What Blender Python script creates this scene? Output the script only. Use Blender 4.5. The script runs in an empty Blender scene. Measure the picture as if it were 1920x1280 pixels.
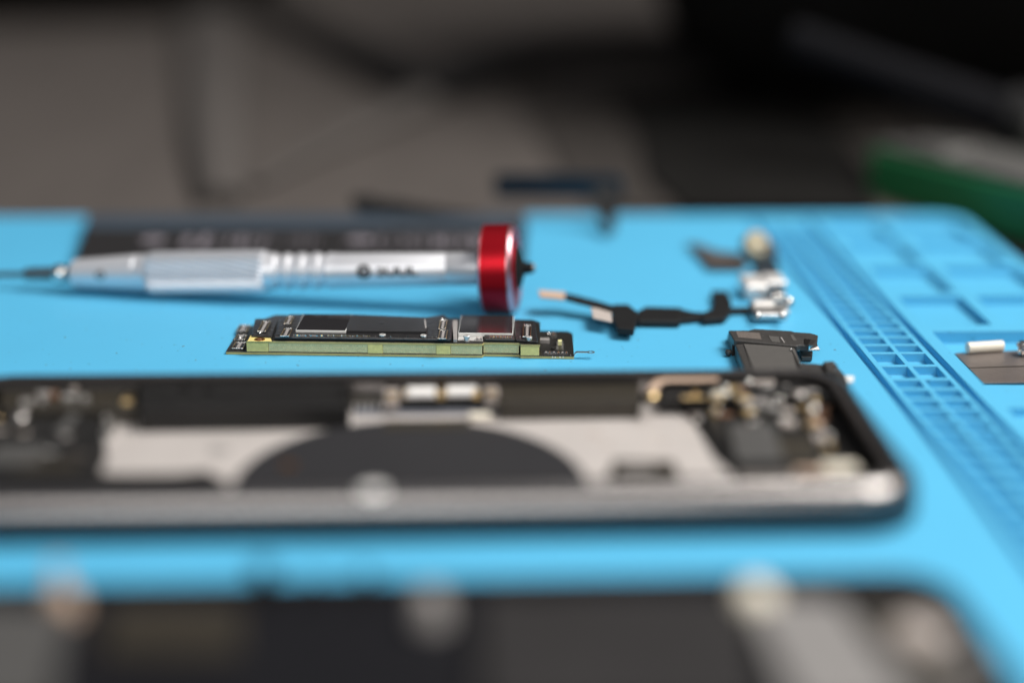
import bpy, bmesh, math, random
from mathutils import Vector, Matrix
S = 0.01                      # everything below is written in centimetres
sc = bpy.context.scene
C = sc.collection
R = math.radians

# ------------------------------------------------------------------ camera (also used to measure where things stand)
FPX = 3000.0; TH = math.atan(970/3000); PH = R(2.9); RO = R(.5); H = 9.9
fw = Vector((math.sin(PH)*math.cos(TH), math.cos(PH)*math.cos(TH), -math.sin(TH)))
r0 = Vector((math.cos(PH), -math.sin(PH), 0)); u0 = r0.cross(fw)
rt = r0*math.cos(RO) + u0*math.sin(RO); up = u0*math.cos(RO) - r0*math.sin(RO)
def G(px, py, z=0.0):
    d = fw*FPX + rt*(px-960) + up*(640-py)
    t = (z-H)/d.z
    return Vector((d.x*t, d.y*t, z))
def GY(px, py, y):            # the point seen at a pixel on the upright plane at distance y
    d = fw*FPX + rt*(px-960) + up*(640-py)
    t = y/d.y
    return Vector((d.x*t, y, H+d.z*t))
cam = bpy.data.cameras.new('camera'); co = bpy.data.objects.new('camera', cam); C.objects.link(co)
m = Matrix((rt, up, -fw)).transposed().to_4x4(); m.translation = Vector((0, 0, H))*S
co.matrix_world = m
cam.sensor_width = 36; cam.lens = 36*FPX/1920; cam.clip_start = .005; cam.clip_end = 50
cam.dof.use_dof = True; cam.dof.focus_distance = .313; cam.dof.aperture_fstop = 2.85; cam.dof.aperture_blades = 0
sc.camera = co

# ------------------------------------------------------------------ materials
def nd(nt, t, **kw):
    n = nt.nodes.new(t)
    for k, v in kw.items():
        if k in n.inputs: n.inputs[k].default_value = v
        else: setattr(n, k, v)
    return n
def mat(name, col, rough=.5, metal=0., var=.12, scale=300., bump=.0, bscale=2000., spec=.5, rv=.0, bevel=0., coat=0., aniso=0., emis=None, specks=0., trans=0.):
    mt = bpy.data.materials.new(name); mt.use_nodes = True
    nt = mt.node_tree; b = nt.nodes['Principled BSDF']
    tc = nd(nt, 'ShaderNodeTexCoord')
    ns = nd(nt, 'ShaderNodeTexNoise'); ns.inputs['Scale'].default_value = scale; ns.inputs['Detail'].default_value = 5
    nt.links.new(tc.outputs['Object'], ns.inputs['Vector'])
    mx = nd(nt, 'ShaderNodeMix'); mx.data_type = 'RGBA'
    mx.inputs[6].default_value = [max(0, c*(1-var)) for c in col]+[1]
    mx.inputs[7].default_value = [min(1, c*(1+var)) for c in col]+[1]
    nt.links.new(ns.outputs[0], mx.inputs[0])
    out = mx.outputs[2]
    if specks:
        vz = nd(nt, 'ShaderNodeTexNoise'); vz.inputs['Scale'].default_value = 900; vz.inputs['Detail'].default_value = 2
        nt.links.new(tc.outputs['Object'], vz.inputs['Vector'])
        cr = nd(nt, 'ShaderNodeMapRange'); cr.inputs[1].default_value = .70; cr.inputs[2].default_value = .75
        cr.inputs[3].default_value = 0; cr.inputs[4].default_value = specks
        nt.links.new(vz.outputs[0], cr.inputs[0])
        m2 = nd(nt, 'ShaderNodeMix'); m2.data_type = 'RGBA'; m2.inputs[7].default_value = (.03, .10, .16, 1)
        nt.links.new(cr.outputs[0], m2.inputs[0]); nt.links.new(out, m2.inputs[6]); out = m2.outputs[2]
    nt.links.new(out, b.inputs['Base Color'])
    b.inputs['Metallic'].default_value = metal
    b.inputs['Roughness'].default_value = rough
    b.inputs['Specular IOR Level'].default_value = spec
    b.inputs['Coat Weight'].default_value = coat; b.inputs['Coat Roughness'].default_value = .12
    b.inputs['Anisotropic'].default_value = aniso
    b.inputs['Transmission Weight'].default_value = trans
    if rv:
        mr = nd(nt, 'ShaderNodeMapRange'); mr.inputs[3].default_value = max(.01, rough-rv); mr.inputs[4].default_value = rough+rv
        nt.links.new(ns.outputs[0], mr.inputs[0]); nt.links.new(mr.outputs[0], b.inputs['Roughness'])
    nrm = None
    if bevel:
        bv = nd(nt, 'ShaderNodeBevel'); bv.samples = 4; bv.inputs['Radius'].default_value = bevel*S; nrm = bv.outputs[0]
    if bump:
        n2 = nd(nt, 'ShaderNodeTexNoise'); n2.inputs['Scale'].default_value = bscale; n2.inputs['Detail'].default_value = 3
        nt.links.new(tc.outputs['Object'], n2.inputs['Vector'])
        bp = nd(nt, 'ShaderNodeBump'); bp.inputs['Strength'].default_value = bump; bp.inputs['Distance'].default_value = .0002
        nt.links.new(n2.outputs[0], bp.inputs['Height'])
        if nrm: nt.links.new(nrm, bp.inputs['Normal'])
        nrm = bp.outputs[0]
    if nrm: nt.links.new(nrm, b.inputs['Normal'])
    return mt
M = {}
M['mat'] = mat('blue_silicone', (.088, .42, .67), .5, var=.05, scale=40, bump=.12, bscale=4000, spec=.35, bevel=.03, specks=.6)
M['desk'] = mat('desk_cloth', (.086, .075, .069), .9, var=.18, scale=25, bump=.5, bscale=900, spec=.15)
M['wall'] = mat('dark_wall', (.012, .012, .013), .9, var=.1, scale=4, spec=.1)
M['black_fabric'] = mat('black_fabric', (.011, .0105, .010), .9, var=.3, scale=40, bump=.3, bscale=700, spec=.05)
M['taupe_cable'] = mat('taupe_rubber', (.072, .063, .058), .9, var=.2, scale=80, bump=.1)
M['black_rubber'] = mat('black_rubber', (.009, .009, .0095), .75, var=.2, scale=200, bump=.2, spec=.15)
M['black_film'] = mat('black_film', (.022, .021, .022), .33, var=.4, scale=900, bump=1.0, bscale=1100, spec=.5, rv=.12, bevel=.012)
M['film_sheet'] = mat('black_label_film', (.026, .026, .028), .42, var=.15, scale=300, bump=.1, bscale=900, spec=.4)
M['solder_mask'] = mat('black_solder_mask', (.018, .017, .015), .38, var=.3, scale=900, bump=.3, bscale=2500, spec=.5, rv=.1)
M['laminate'] = mat('board_laminate', (.46, .37, .14), .55, var=.25, scale=900, bump=.2, bscale=4000)
M['resin_yellow'] = mat('yellow_resin', (.70, .58, .21), .6, var=.22, scale=1500, bump=.3, bscale=4000)
M['resin_green'] = mat('green_resin', (.60, .52, .27), .55, var=.2, scale=1500, bump=.3, bscale=4000)
M['gold'] = mat('gold_plate', (.86, .62, .32), .28, 1, var=.2, scale=1500)
M['copper'] = mat('copper_pad', (.75, .36, .12), .35, 1, var=.2, scale=900)
M['silver'] = mat('bright_silver', (.85, .84, .82), .2, 1, var=.1, scale=900, bump=.1)
M['satin'] = mat('satin_steel', (.74, .72, .70), .36, 1, var=.15, scale=900, bump=.15)
M['solder'] = mat('solder', (.80, .79, .76), .16, 1, var=.1, scale=900, bump=.8, bscale=1800)
M['die'] = mat('chip_die', (.022, .021, .023), .04, var=.1, scale=300, spec=.12, bevel=.006)
M['chip_edge'] = mat('chip_edge', (.75, .75, .73), .3, var=.08, scale=900, bevel=.01)
M['chip_grey'] = mat('grey_ceramic', (.30, .28, .27), .4, var=.2, scale=900)
M['brown'] = mat('brown_capacitor', (.20, .10, .055), .4, var=.2, scale=900)
M['yellow_led'] = mat('yellow_led', (.80, .78, .40), .3, var=.2, scale=900)
M['aluminium'] = mat('anodised_aluminium', (.76, .765, .80), .42, .62, var=.05, scale=300, bump=.05, bscale=5000)
M['red_anod'] = mat('red_anodised', (.50, .008, .018), .38, .85, var=.06, scale=300, bump=.05, bscale=4000)
M['pink_edge'] = mat('polished_chamfer', (.70, .34, .38), .34, 1, var=.05)
M['dark_steel'] = mat('dark_steel', (.33, .31, .30), .3, 1, var=.1)
M['ink'] = mat('black_ink', (.025, .026, .03), .5, var=.1)
M['batt'] = mat('battery_wrap', (.022, .021, .022), .55, var=.15, scale=90, bump=.15, bscale=700, spec=.2)
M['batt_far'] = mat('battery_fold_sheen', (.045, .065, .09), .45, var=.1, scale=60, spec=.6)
M['print_grey'] = mat('grey_print', (.22, .20, .23), .6, var=.3, scale=600)
M['flex_blue'] = mat('dark_blue_flex', (.004, .013, .024), .5, var=.2, scale=200)
M['flex_black'] = mat('black_flex', (.012, .012, .0125), .5, var=.2, scale=300, bump=.15, spec=.3)
M['flex_brown'] = mat('brown_flex', (.075, .062, .056), .5, var=.15, scale=300)
M['pad'] = mat('grey_foam_pad', (.42, .37, .34), .8, var=.12, scale=900, bump=.3)
M['pad_beige'] = mat('beige_connector', (.50, .36, .27), .6, var=.2, scale=900, bump=.3)
M['frame'] = mat('polished_frame', (.27, .255, .25), .27, 1, var=.05, scale=120, bump=.04, bscale=900)
M['brown_dust'] = mat('dust_crumbs', (.16, .22, .25), .9, var=.5, scale=900)
M['bar_blue'] = mat('blue_grey_bar', (.13, .14, .17), .5, .2, var=.2, scale=200)
M['post'] = mat('plated_post', (.62, .61, .59), .32, .35, var=.1, scale=900)
M['silver_matte'] = mat('matte_silver', (.86, .84, .82), .38, .5, var=.1, scale=300)
M['display_shield'] = mat('dull_display_shield', (.24, .23, .225), .6, .3, var=.15, scale=60)
M['back_glass'] = mat('dark_back_glass', (.004, .010, .018), .45, var=.1, scale=60, spec=.1)
M['frame_top'] = mat('rim_glue', (.025, .022, .022), .6, var=.4, scale=300, bump=.3)
M['midplate'] = mat('midplate_metal', (.60, .555, .53), .45, .3, var=.14, scale=90, bump=.15, bscale=700)
M['dark_plastic'] = mat('dark_plastic', (.013, .0125, .0125), .5, var=.3, scale=200, bump=.2, spec=.3)
M['dark_brown'] = mat('dark_brown_film', (.028, .023, .016), .5, var=.3, scale=200, bump=.2)
M['coil'] = mat('coil_film', (.016, .0155, .018), .6, var=.12, scale=200, bump=.05)
M['grey_shield'] = mat('grey_shield', (.085, .083, .081), .5, .2, var=.08, scale=200)
M['white_pad'] = mat('white_pad', (.82, .80, .78), .5, var=.04)
M['cream'] = mat('cream_pad', (.80, .74, .62), .5, var=.06)
M['plate'] = mat('brown_grey_plate', (.24, .205, .19), .38, .6, var=.1, scale=500, bump=.2, bscale=1600)
M['green'] = mat('green_plastic', (.016, .15, .05), .5, var=.1, scale=60)
M['grey_lid'] = mat('grey_lid', (.065, .063, .06), .7, .0, var=.3, scale=40)
M['lcd_back'] = mat('screen_back_film', (.024, .0225, .023), .6, var=.2, scale=60, spec=.2)
M['lcd_dark'] = mat('black_back_film', (.006, .006, .008), .7, var=.2, scale=60, spec=.15)
M['speaker'] = mat('black_module_plastic', (.045, .042, .040), .42, var=.2, scale=600, bump=.3, bscale=2500, bevel=.012, rv=.1)
M['speaker_lid'] = mat('module_lid_plastic', (.085, .080, .075), .5, var=.12, scale=600, bump=.25, bscale=1800, bevel=.01)
M['etch'] = mat('etched_patch', (.12, .10, .088), .6, var=.75, scale=3500)
M['clear'] = mat('clear_tape', (.75, .78, .78), .3, var=.1)

nt = M['desk'].node_tree; mp = nd(nt, 'ShaderNodeMapping'); mp.inputs['Scale'].default_value = (1, .12, 1)
tcn = [n for n in nt.nodes if n.type == 'TEX_COORD'][0]; nsn = [n for n in nt.nodes if n.type == 'TEX_NOISE' and n.inputs['Scale'].default_value == 25][0]
nt.links.new(tcn.outputs['Object'], mp.inputs[0]); nt.links.new(mp.outputs[0], nsn.inputs['Vector']); nsn.inputs['Scale'].default_value = 60

# ------------------------------------------------------------------ mesh building
class MB:
    def __init__(s): s.v = []; s.f = []; s.X = None
    def add(s, vs, fs):
        n = len(s.v)
        for p in vs:
            p = Vector(p)
            if s.X: p = s.X @ p
            s.v.append(p)
        s.f += [tuple(i+n for i in f) for f in fs]; return s
    def box(s, x0, x1, y0, y1, z0, z1):
        return s.add([(x0,y0,z0),(x1,y0,z0),(x1,y1,z0),(x0,y1,z0),(x0,y0,z1),(x1,y0,z1),(x1,y1,z1),(x0,y1,z1)],
                     [(0,3,2,1),(4,5,6,7),(0,1,5,4),(1,2,6,5),(2,3,7,6),(3,0,4,7)])
    def rbox(s, cx, cy, w, d, z0, z1, ang=0):
        c, q = math.cos(ang), math.sin(ang)
        P = [(-w/2,-d/2),(w/2,-d/2),(w/2,d/2),(-w/2,d/2)]
        return s.prism([(cx+a*c-b*q, cy+a*q+b*c) for a, b in P], z0, z1)
    def prism(s, pts, z0, z1, inset=0):
        n = len(pts)
        a = sum(pts[i][0]*pts[(i+1)%n][1]-pts[(i+1)%n][0]*pts[i][1] for i in range(n))
        if a < 0: pts = pts[::-1]
        f0 = (lambda i: z0[i]) if hasattr(z0, '__len__') else (lambda i: z0)
        vs = [(p[0],p[1],z0) for p in pts]+[(p[0],p[1],z1) for p in pts]
        return s.add(vs, [tuple(range(n-1,-1,-1)), tuple(range(n,2*n))]+[(i,(i+1)%n,n+(i+1)%n,n+i) for i in range(n)])
    def hexa(s, b, t):   # bottom quad and top quad, ccw
        return s.add(list(b)+list(t), [(3,2,1,0),(4,5,6,7),(0,1,5,4),(1,2,6,5),(2,3,7,6),(3,0,4,7)])
    def lathe(s, prof, seg=32, a=Vector((0,0,0)), ax=Vector((0,0,1))):
        ax = Vector(ax).normalized(); e = ax.orthogonal().normalized(); g = ax.cross(e); a = Vector(a)
        vs = []; fs = []; n = len(prof)
        for k in range(seg):
            t = 2*math.pi*k/seg; d = e*math.cos(t)+g*math.sin(t)
            for (h, r) in prof: vs.append(a+ax*h+d*r)
        for k in range(seg):
            k2 = (k+1) % seg
            for i in range(n-1): fs.append((k*n+i, k2*n+i, k2*n+i+1, k*n+i+1))
        if prof[0][1] > 1e-6: fs.append(tuple(k*n for k in range(seg))[::-1])
        if prof[-1][1] > 1e-6: fs.append(tuple(k*n+n-1 for k in range(seg)))
        return s.add(vs, fs)
    def cyl(s, x, y, z0, z1, r, seg=24): return s.lathe([(0, r), (z1-z0, r)], seg, (x, y, z0))
    def ringdisc(s, x, y, z0, z1, ro, ri, seg=28):
        vs = []; fs = []
        pr = [(ri,z0),(ro,z0),(ro,z1),(ri,z1)]
        for k in range(seg):
            t = 2*math.pi*k/seg
            for r_, z in pr: vs.append((x+r_*math.cos(t), y+r_*math.sin(t), z))
        for k in range(seg):
            k2 = (k+1) % seg
            for i in range(4): fs.append((k*4+i, k*4+(i+1)%4, k2*4+(i+1)%4, k2*4+i)[::-1])
        return s.add(vs, fs)
    def tube(s, pts, r, seg=12, flat=1.0):
        pts = [Vector(p) for p in pts]; vs = []; fs = []; n = len(pts)
        for i, p in enumerate(pts):
            t = (pts[min(i+1,n-1)]-pts[max(i-1,0)]).normalized()
            e = t.cross(Vector((0,0,1)))
            if e.length < 1e-4: e = Vector((1,0,0))
            e.normalize(); g = e.cross(t)
            rr = r[i] if hasattr(r, '__len__') else r
            for k in range(seg):
                a = 2*math.pi*k/seg; vs.append(p+e*rr*math.cos(a)+g*rr*flat*math.sin(a))
        for i in range(n-1):
            for k in range(seg): fs.append((i*seg+k, i*seg+(k+1)%seg, (i+1)*seg+(k+1)%seg, (i+1)*seg+k))
        fs.append(tuple(range(seg))[::-1]); fs.append(tuple((n-1)*seg+k for k in range(seg)))
        return s.add(vs, fs)
    def ribbon(s, edge_a, edge_b, th):   # thin strip between two polylines
        n = len(edge_a); A = [Vector(p) for p in edge_a]; B = [Vector(p) for p in edge_b]; vs = []; fs = []
        for i in range(n):
            t = (A[min(i+1,n-1)]-A[max(i-1,0)]); w = B[i]-A[i]; nn = t.cross(w)
            nn = nn.normalized()*th/2 if nn.length > 1e-9 else Vector((0,0,th/2))
            vs += [A[i]-nn, B[i]-nn, B[i]+nn, A[i]+nn]
        for i in range(n-1):
            for k in range(4): fs.append((i*4+k, i*4+(k+1)%4, (i+1)*4+(k+1)%4, (i+1)*4+k))
        fs.append((3,2,1,0)); fs.append(tuple((n-1)*4+k for k in range(4)))
        return s.add(vs, fs)
    def sweep(s, outline, prof):   # closed outline with outward normals, closed profile (offset, z)
        n = len(outline); m_ = len(prof); vs = []; fs = []
        for (p, nn) in outline:
            for d, z in prof: vs.append((p[0]+nn[0]*d, p[1]+nn[1]*d, z))
        for i in range(n):
            j = (i+1) % n
            for k in range(m_):
                k2 = (k+1) % m_; fs.append((i*m_+k, j*m_+k, j*m_+k2, i*m_+k2))
        return s.add(vs, fs)
    def build(s, name, m, parent=None, smooth=False, bevel=0, seg=2, ang=30):
        org = Vector(root_loc(parent)) if parent else Vector((0,0,0))
        if parent is None:
            zs = min(v.z for v in s.v); org = Vector((sum(v.x for v in s.v)/len(s.v), sum(v.y for v in s.v)/len(s.v), zs))
        me = bpy.data.meshes.new(name)
        me.from_pydata([tuple((v-org)*S) for v in s.v], [], s.f); me.materials.append(m)
        bm = bmesh.new(); bm.from_mesh(me); bmesh.ops.recalc_face_normals(bm, faces=bm.faces); bm.to_mesh(me); bm.free()
        o = bpy.data.objects.new(name, me); C.objects.link(o)
        if parent: o.parent = parent
        else: o.location = org*S
        if smooth:
            for p in me.polygons: p.use_smooth = True
            md = o.modifiers.new('split', 'EDGE_SPLIT'); md.split_angle = R(ang)
        if bevel:
            md = o.modifiers.new('bevel', 'BEVEL'); md.width = bevel*S; md.segments = seg; md.limit_method = 'ANGLE'; md.angle_limit = R(35)
        return o
def root_loc(o):
    while o.parent: o = o.parent
    return o.location/S
def tag(o, label=None, cat=None, group=None, kind=None):
    for k, v in (('label', label), ('category', cat), ('group', group), ('kind', kind)):
        if v: o[k] = v
    return o
def thing(name, loc, label, cat, group=None):
    o = bpy.data.objects.new(name, None); C.objects.link(o); o.location = Vector(loc)*S; o.empty_display_size = .01
    return tag(o, label, cat, group)
def rrect(x0, x1, y0, y1, r, seg=8):
    out = []
    for cx, cy, a0 in ((x1-r,y0+r,-90),(x1-r,y1-r,0),(x0+r,y1-r,90),(x0+r,y0+r,180)):
        for k in range(seg+1):
            a = R(a0+90*k/seg); out.append(((cx+r*math.cos(a), cy+r*math.sin(a)), (math.cos(a), math.sin(a))))
    return out
def textmesh(s, size):
    cu = bpy.data.curves.new('text', 'FONT'); cu.body = s; cu.size = size; cu.align_x = 'LEFT'; cu.offset = size*.035
    o = bpy.data.objects.new('text', cu); C.objects.link(o)
    dg = bpy.context.evaluated_depsgraph_get()
    me = bpy.data.meshes.new_from_object(o.evaluated_get(dg))
    bm = bmesh.new(); bm.from_mesh(me); bmesh.ops.triangulate(bm, faces=bm.faces)
    for _ in range(3): bmesh.ops.subdivide_edges(bm, edges=bm.edges, cuts=1, use_grid_fill=True)
    bm.to_mesh(me); bm.free()
    vs = [tuple(v.co) for v in me.vertices]; fs = [tuple(p.vertices) for p in me.polygons]
    bpy.data.objects.remove(o); bpy.data.meshes.remove(me); return vs, fs
rnd = random.Random(7)

# ------------------------------------------------------------------ setting
tag(MB().box(-120, 120, -20, 160, -5.4, -.42).build('desk', M['desk']), kind='structure')
tag(MB().box(-200, 200, 175, 178, -60, 130).build('wall', M['wall']), kind='structure')

# ------------------------------------------------------------------ blue silicone work mat: a relief of trays, cells and grooves
MX0, MX1, MY0, MY1, BR = -24, 14.15, 4, 41.5, .8
rects = []   # x0,x1,y0,y1,z
G1, G2 = 8.40, 9.87
rects.append((G1-.085, G1+.085, 5, 40.9, -.14)); rects.append((G2-.085, G2+.085, 5, 40.9, -.14))
yy = 29.30; ys = []
sizes = {0: .62, 1: .68}
y = 28.62
rows = []
cur = 29.62
for k in range(0, 26):
    d = .66 if k in (0, 1) else .42
    rows.append((cur-d, cur)); cur -= d+.125
cur = 29.62+.115
for k in range(24):
    rows.append((cur, cur+.40)); cur += .515
for a, b in rows:
    if b > 40.4 or a < 9: continue
    rects.append((G1+.20, G1+.70, a, b, -.17)); rects.append((G1+.80, G2-.19, a, b, -.17))
for a, b in ((31.5, 33.6), (33.95, 36.05), (36.4, 38.5), (38.85, 40.6)):
    rects.append((G2+.38, 11.66, a, b, -.19)); rects.append((12.0, 13.75, a, b, -.19))
rects.append((G2+.38, 13.75, 26.9, 31.05, -.26))
rects.append((G2+.38, 13.75, 20.0, 26.5, -.16))
rects.append((G2+.38, 13.75, 8.0, 19.5, -.26))
xs = sorted(set([MX0, MX1-BR]+[round(v, 4) for r_ in rects for v in r_[:2] if v <= MX1-BR]+[12.9]))
xs = [v for v in xs if v <= MX1-BR+1e-6]
def mat_mesh():
    xs = sorted(set([MX0, MX1]+[round(v, 4) for r_ in rects for v in r_[:2]]+[MX1-BR]))
    ys = sorted(set([MY0, MY1]+[round(v, 4) for r_ in rects for v in r_[2:4]]+[MY1-BR]))
    def h(x, y):
        if x > MX1-BR and y > MY1-BR: return None
        z = 0.
        for a, b, c, d, e in rects:
            if a < x < b and c < y < d: z = e
        return z
    mb = MB(); zb = -.42
    hh = [[h((xs[i]+xs[i+1])/2, (ys[j]+ys[j+1])/2) for j in range(len(ys)-1)] for i in range(len(xs)-1)]
    vi = {}
    def V_(x, y, z):
        k = (round(x,4), round(y,4), round(z,4))
        if k not in vi: vi[k] = len(mb.v); mb.v.append(Vector((x, y, z)))
        return vi[k]
    for i in range(len(xs)-1):
        for j in range(len(ys)-1):
            z = hh[i][j]
            if z is None: continue
            x0, x1, y0, y1 = xs[i], xs[i+1], ys[j], ys[j+1]
            mb.f.append((V_(x0,y0,z),V_(x1,y0,z),V_(x1,y1,z),V_(x0,y1,z)))
            for (di, dj, p, q) in ((1,0,(x1,y0),(x1,y1)),(0,1,(x1,y1),(x0,y1))):
                a, b = i+di, j+dj
                z2 = zb if (a >= len(xs)-1 or b >= len(ys)-1) else hh[a][b]
                if z2 is None: continue
                if abs(z2-z) > 1e-6: mb.f.append((V_(*p,z),V_(*q,z),V_(*q,z2),V_(*p,z2)))
            if i == 0: mb.f.append((V_(x0,y0,z),V_(x0,y1,z),V_(x0,y1,zb),V_(x0,y0,zb)))
            if j == 0: mb.f.append((V_(x0,y0,z),V_(x1,y0,z),V_(x1,y0,zb),V_(x0,y0,zb)))
    cx, cy = MX1-BR, MY1-BR; arc = [(cx+BR*math.cos(R(9*k)), cy+BR*math.sin(R(9*k))) for k in range(11)]
    mb.f.append(tuple([V_(cx,cy,0)]+[V_(a,b,0) for a, b in arc]))
    for k in range(10): mb.f.append((V_(*arc[k],0),V_(*arc[k+1],0),V_(*arc[k+1],zb),V_(*arc[k],zb)))
    me = bpy.data.meshes.new('work_mat'); me.from_pydata([tuple(v*S) for v in mb.v], [], mb.f); me.materials.append(M['mat'])
    bm = bmesh.new(); bm.from_mesh(me); bmesh.ops.recalc_face_normals(bm, faces=bm.faces); bm.to_mesh(me); bm.free()
    o = bpy.data.objects.new('work_mat', me); C.objects.link(o); return o
tag(mat_mesh(), 'bright blue silicone repair mat with grooves and moulded trays along its right side', 'work mat')

# crumbs and dust on the mat
dm = MB(); rd = random.Random(21)
for k in range(260):
    x, y = rd.uniform(-9, 8), rd.uniform(26.9, 36) if k < 170 else rd.uniform(20, 36)
    if k > 215: x = rd.uniform(8.6, 9.7)
    r_ = rd.choice((.006, .008, .011, .016)); zz = .0005
    if k > 215: zz = -.169
    a = rd.uniform(0, 3.14); dm.rbox(x, y, r_*rd.uniform(1, 3.5), r_, zz, zz+r_*.6, a)
tag(dm.build('dust', M['brown_dust']), kind='stuff')

# ------------------------------------------------------------------ logic board (in focus)
bo = G(424, 664.5, 0); be = (G(1076, 673.5, 0)-bo); be.z = 0; BLEN = be.length; be.normalize()
bang = math.atan2(be.y, be.x)
BX = Matrix.Translation(bo) @ Matrix.Rotation(bang, 4, 'Z'); BI = BX.inverted()
def B(px, py, z): q = BI @ G(px, py, z); return q.x, q.y
board = thing('logic_board', bo, 'small two layer phone logic board with black shields and olive edges lying in sharp focus', 'circuit board')
def bmb(): q = MB(); q.X = BX; return q
def bpoly(pts, z0, z1, name, m, parent=board, bevel=.012):
    return bmb().prism([(lambda q: (q[0], max(q[1], (.035 if not n0-.02 < q[0] < n1+.02 else .13) if z0 > .2 else .02)))(B(x, y, z1)) for x, y in pts], z0, z1).build(name, m, parent, bevel=bevel)
uS = lambda px: B(px, 664.5+(px-424)*.0138, 0)[0]
def BV(px, v): return BX @ Vector((uS(px), v, 0))
Z0, Z1, Z2, Z3 = .004, .065, .245, .295      # lower board, interposer, upper board
# outline of the whole front, with the notch between 906 and 975
n0, n1 = uS(904), uS(976)
def front(u0_, u1_, dd=0.):
    pts = [(u0_, dd)]
    if u0_ < n0 < u1_: pts += [(n0, dd), (n0+.03, dd+.09)]
    if u0_ < n1 < u1_: pts += [(n1-.03, dd+.09), (n1, dd+.0)]
    pts.append((u1_, dd)); return pts
BD = 1.85
lower = bmb().prism(front(0, BLEN)+[(BLEN, 1.45), (BLEN-.1, 1.6), (.12, 1.72), (.0, 1.60)], Z0, Z1-.014).build('lower_board', M['laminate'], board, bevel=.004)
bmb().prism(front(0, BLEN, .002)+[(BLEN, 1.45), (BLEN-.1, 1.6), (.12, 1.72), (.0, 1.60)], Z1-.0139, Z1).build('solder_mask', M['solder_mask'], lower)
uL, uR = uS(463), uS(1012)
# interposer segments
stations = [(463, 504, 'y'), (504, 690, 'g'), (690, 718, 'y'), (718, 818, 'g'), (818, 845, 'y'), (845, 904, 'g'), (906, 973, 'g'), (976, 1011, 'y')]
for a, b, k in stations:
    ua, ub = uS(a), uS(b); dd = .11 if a == 906 else (.012 if k == 'g' else .0)
    seg = bmb().box(ua, ub-.004, dd+.004, dd+.30, Z1+.0005, Z2-.002).build('interposer_block' if k == 'y' else 'interposer_strip', M['resin_yellow' if k == 'y' else 'resin_green'], board, bevel=.004)
    if k == 'g':
        d = bmb()
        for row in (0, 1, 2):
            zc = Z1+.035+row*.055; x = ua+.03
            while x < ub-.05:
                w = rnd.choice((.010, .014, .03)); 
                if rnd.random() < .85: d.box(x, x+w, dd-.002, dd+.02, zc-.008+rnd.uniform(-.003,.003), zc+.008)
                x += w+rnd.choice((.012, .02, .03))
        d.build('contact_row', M['gold'], seg)
bmb().box(uL+.02, uR-.02, .33, 1.5, Z1+.0005, Z2-.002).build('inner_spacer', M['solder_mask'], board)
upl = front(uL, uR)+[(uR, 1.45), (uR-.15, 1.62), (uL+.3, 1.72), (uL, 1.25)]
upper = bmb().prism(upl, Z2, Z3-.008).build('upper_board', M['laminate'], board, bevel=.004)
bmb().prism([(x, y+.003) for x, y in upl], Z3-.0079, Z3).build('solder_mask', M['solder_mask'], upper)
# copper corner with hole
cx, cy = B(487, 636.5, Z3)
bmb().prism([B(464,640,Z3),B(510,640.5,Z3),B(506,631,Z3),B(470,629,Z3)], Z3+.0005, Z3+.006).build('corner_pad', M['resin_yellow'], board)
bmb().ringdisc(cx, cy-.01, Z3+.0062, Z3+.014, .105, .05).build('screw_hole_ring', M['copper'], board)
bmb().cyl(cx, cy-.01, Z3+.0062, Z3+.009, .05).build('screw_hole', M['brown'], board)
# shields and films
ZS = Z3+.09
bpoly([(471,628),(510,630),(520,600),(516,596),(478,597)], Z3+.001, Z3+.05, 'shield_cover', M['black_film'], bevel=.03)
bpoly([(508,637),(846,637.5),(850,600),(832,589),(800,594),(655,588),(556,588),(542,588),(522,600),(515,626)], Z3+.001, ZS, 'shield_cover', M['black_film'], bevel=.035)
bpoly([(908,638.5),(966,639),(967,628),(908,627)], Z3+.001, Z3+.06, 'shield_cover', M['solder_mask'], bevel=.02)
bpoly([(966,640),(1009,641),(1003,604),(963,604)], Z3+.001, Z3+.055, 'shield_cover', M['black_film'], bevel=.025)
bpoly([(850,636),(857,636),(858,600),(848,600)], Z3+.001, Z3+.07, 'metal_fence', M['chip_grey'], bevel=.01)
bpoly([(858,637),(905,638),(905,628),(860,628)], Z3+.001, Z3+.02, 'ground_pad', M['post'], bevel=.004)
# main chip and label film
zc0, zc1 = ZS+.001, ZS+.058
def chip(pf0, pf1, pyf, pyb, z0, z1, name):
    a = B(pf0, pyf, z1); b = B(pf1, pyf, z1); c = B((pf0+pf1)/2, pyb, z1)
    base = bmb().box(a[0], b[0], a[1], c[1], z0, z1-.004).build(name, M['chip_edge'], board, bevel=.008)
    bmb().box(a[0]+.012, b[0]-.012, a[1]+.012, c[1]-.012, z1-.0039, z1).build('die', M['die'], base, bevel=.003)
    return a, b, c
chip(554, 649, 618.5, 588.5, zc0, zc1, 'processor_chip')
bpoly([(649.5,619),(799,621),(802,613),(796,596),(770,594),(700,592),(690,592),(650,590)], ZS+.001, zc1-.002, 'label_film', M['film_sheet'], bevel=.006)
x, y = B(716, 609, ZS+.02); bmb().lathe([(0,.07),(.006,.05),(.009,0)], 20, (x, y, zc1-.0018)).build('film_bump', M['film_sheet'], board, smooth=True)
bpoly([(797,615),(800,614),(798,599),(795,599)], zc1-.0015, zc1+.003, 'film_edge', M['chip_grey'], bevel=0)
chip(859, 962, 623.5, 591, Z3+.022, Z3+.10, 'memory_chip')
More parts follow.
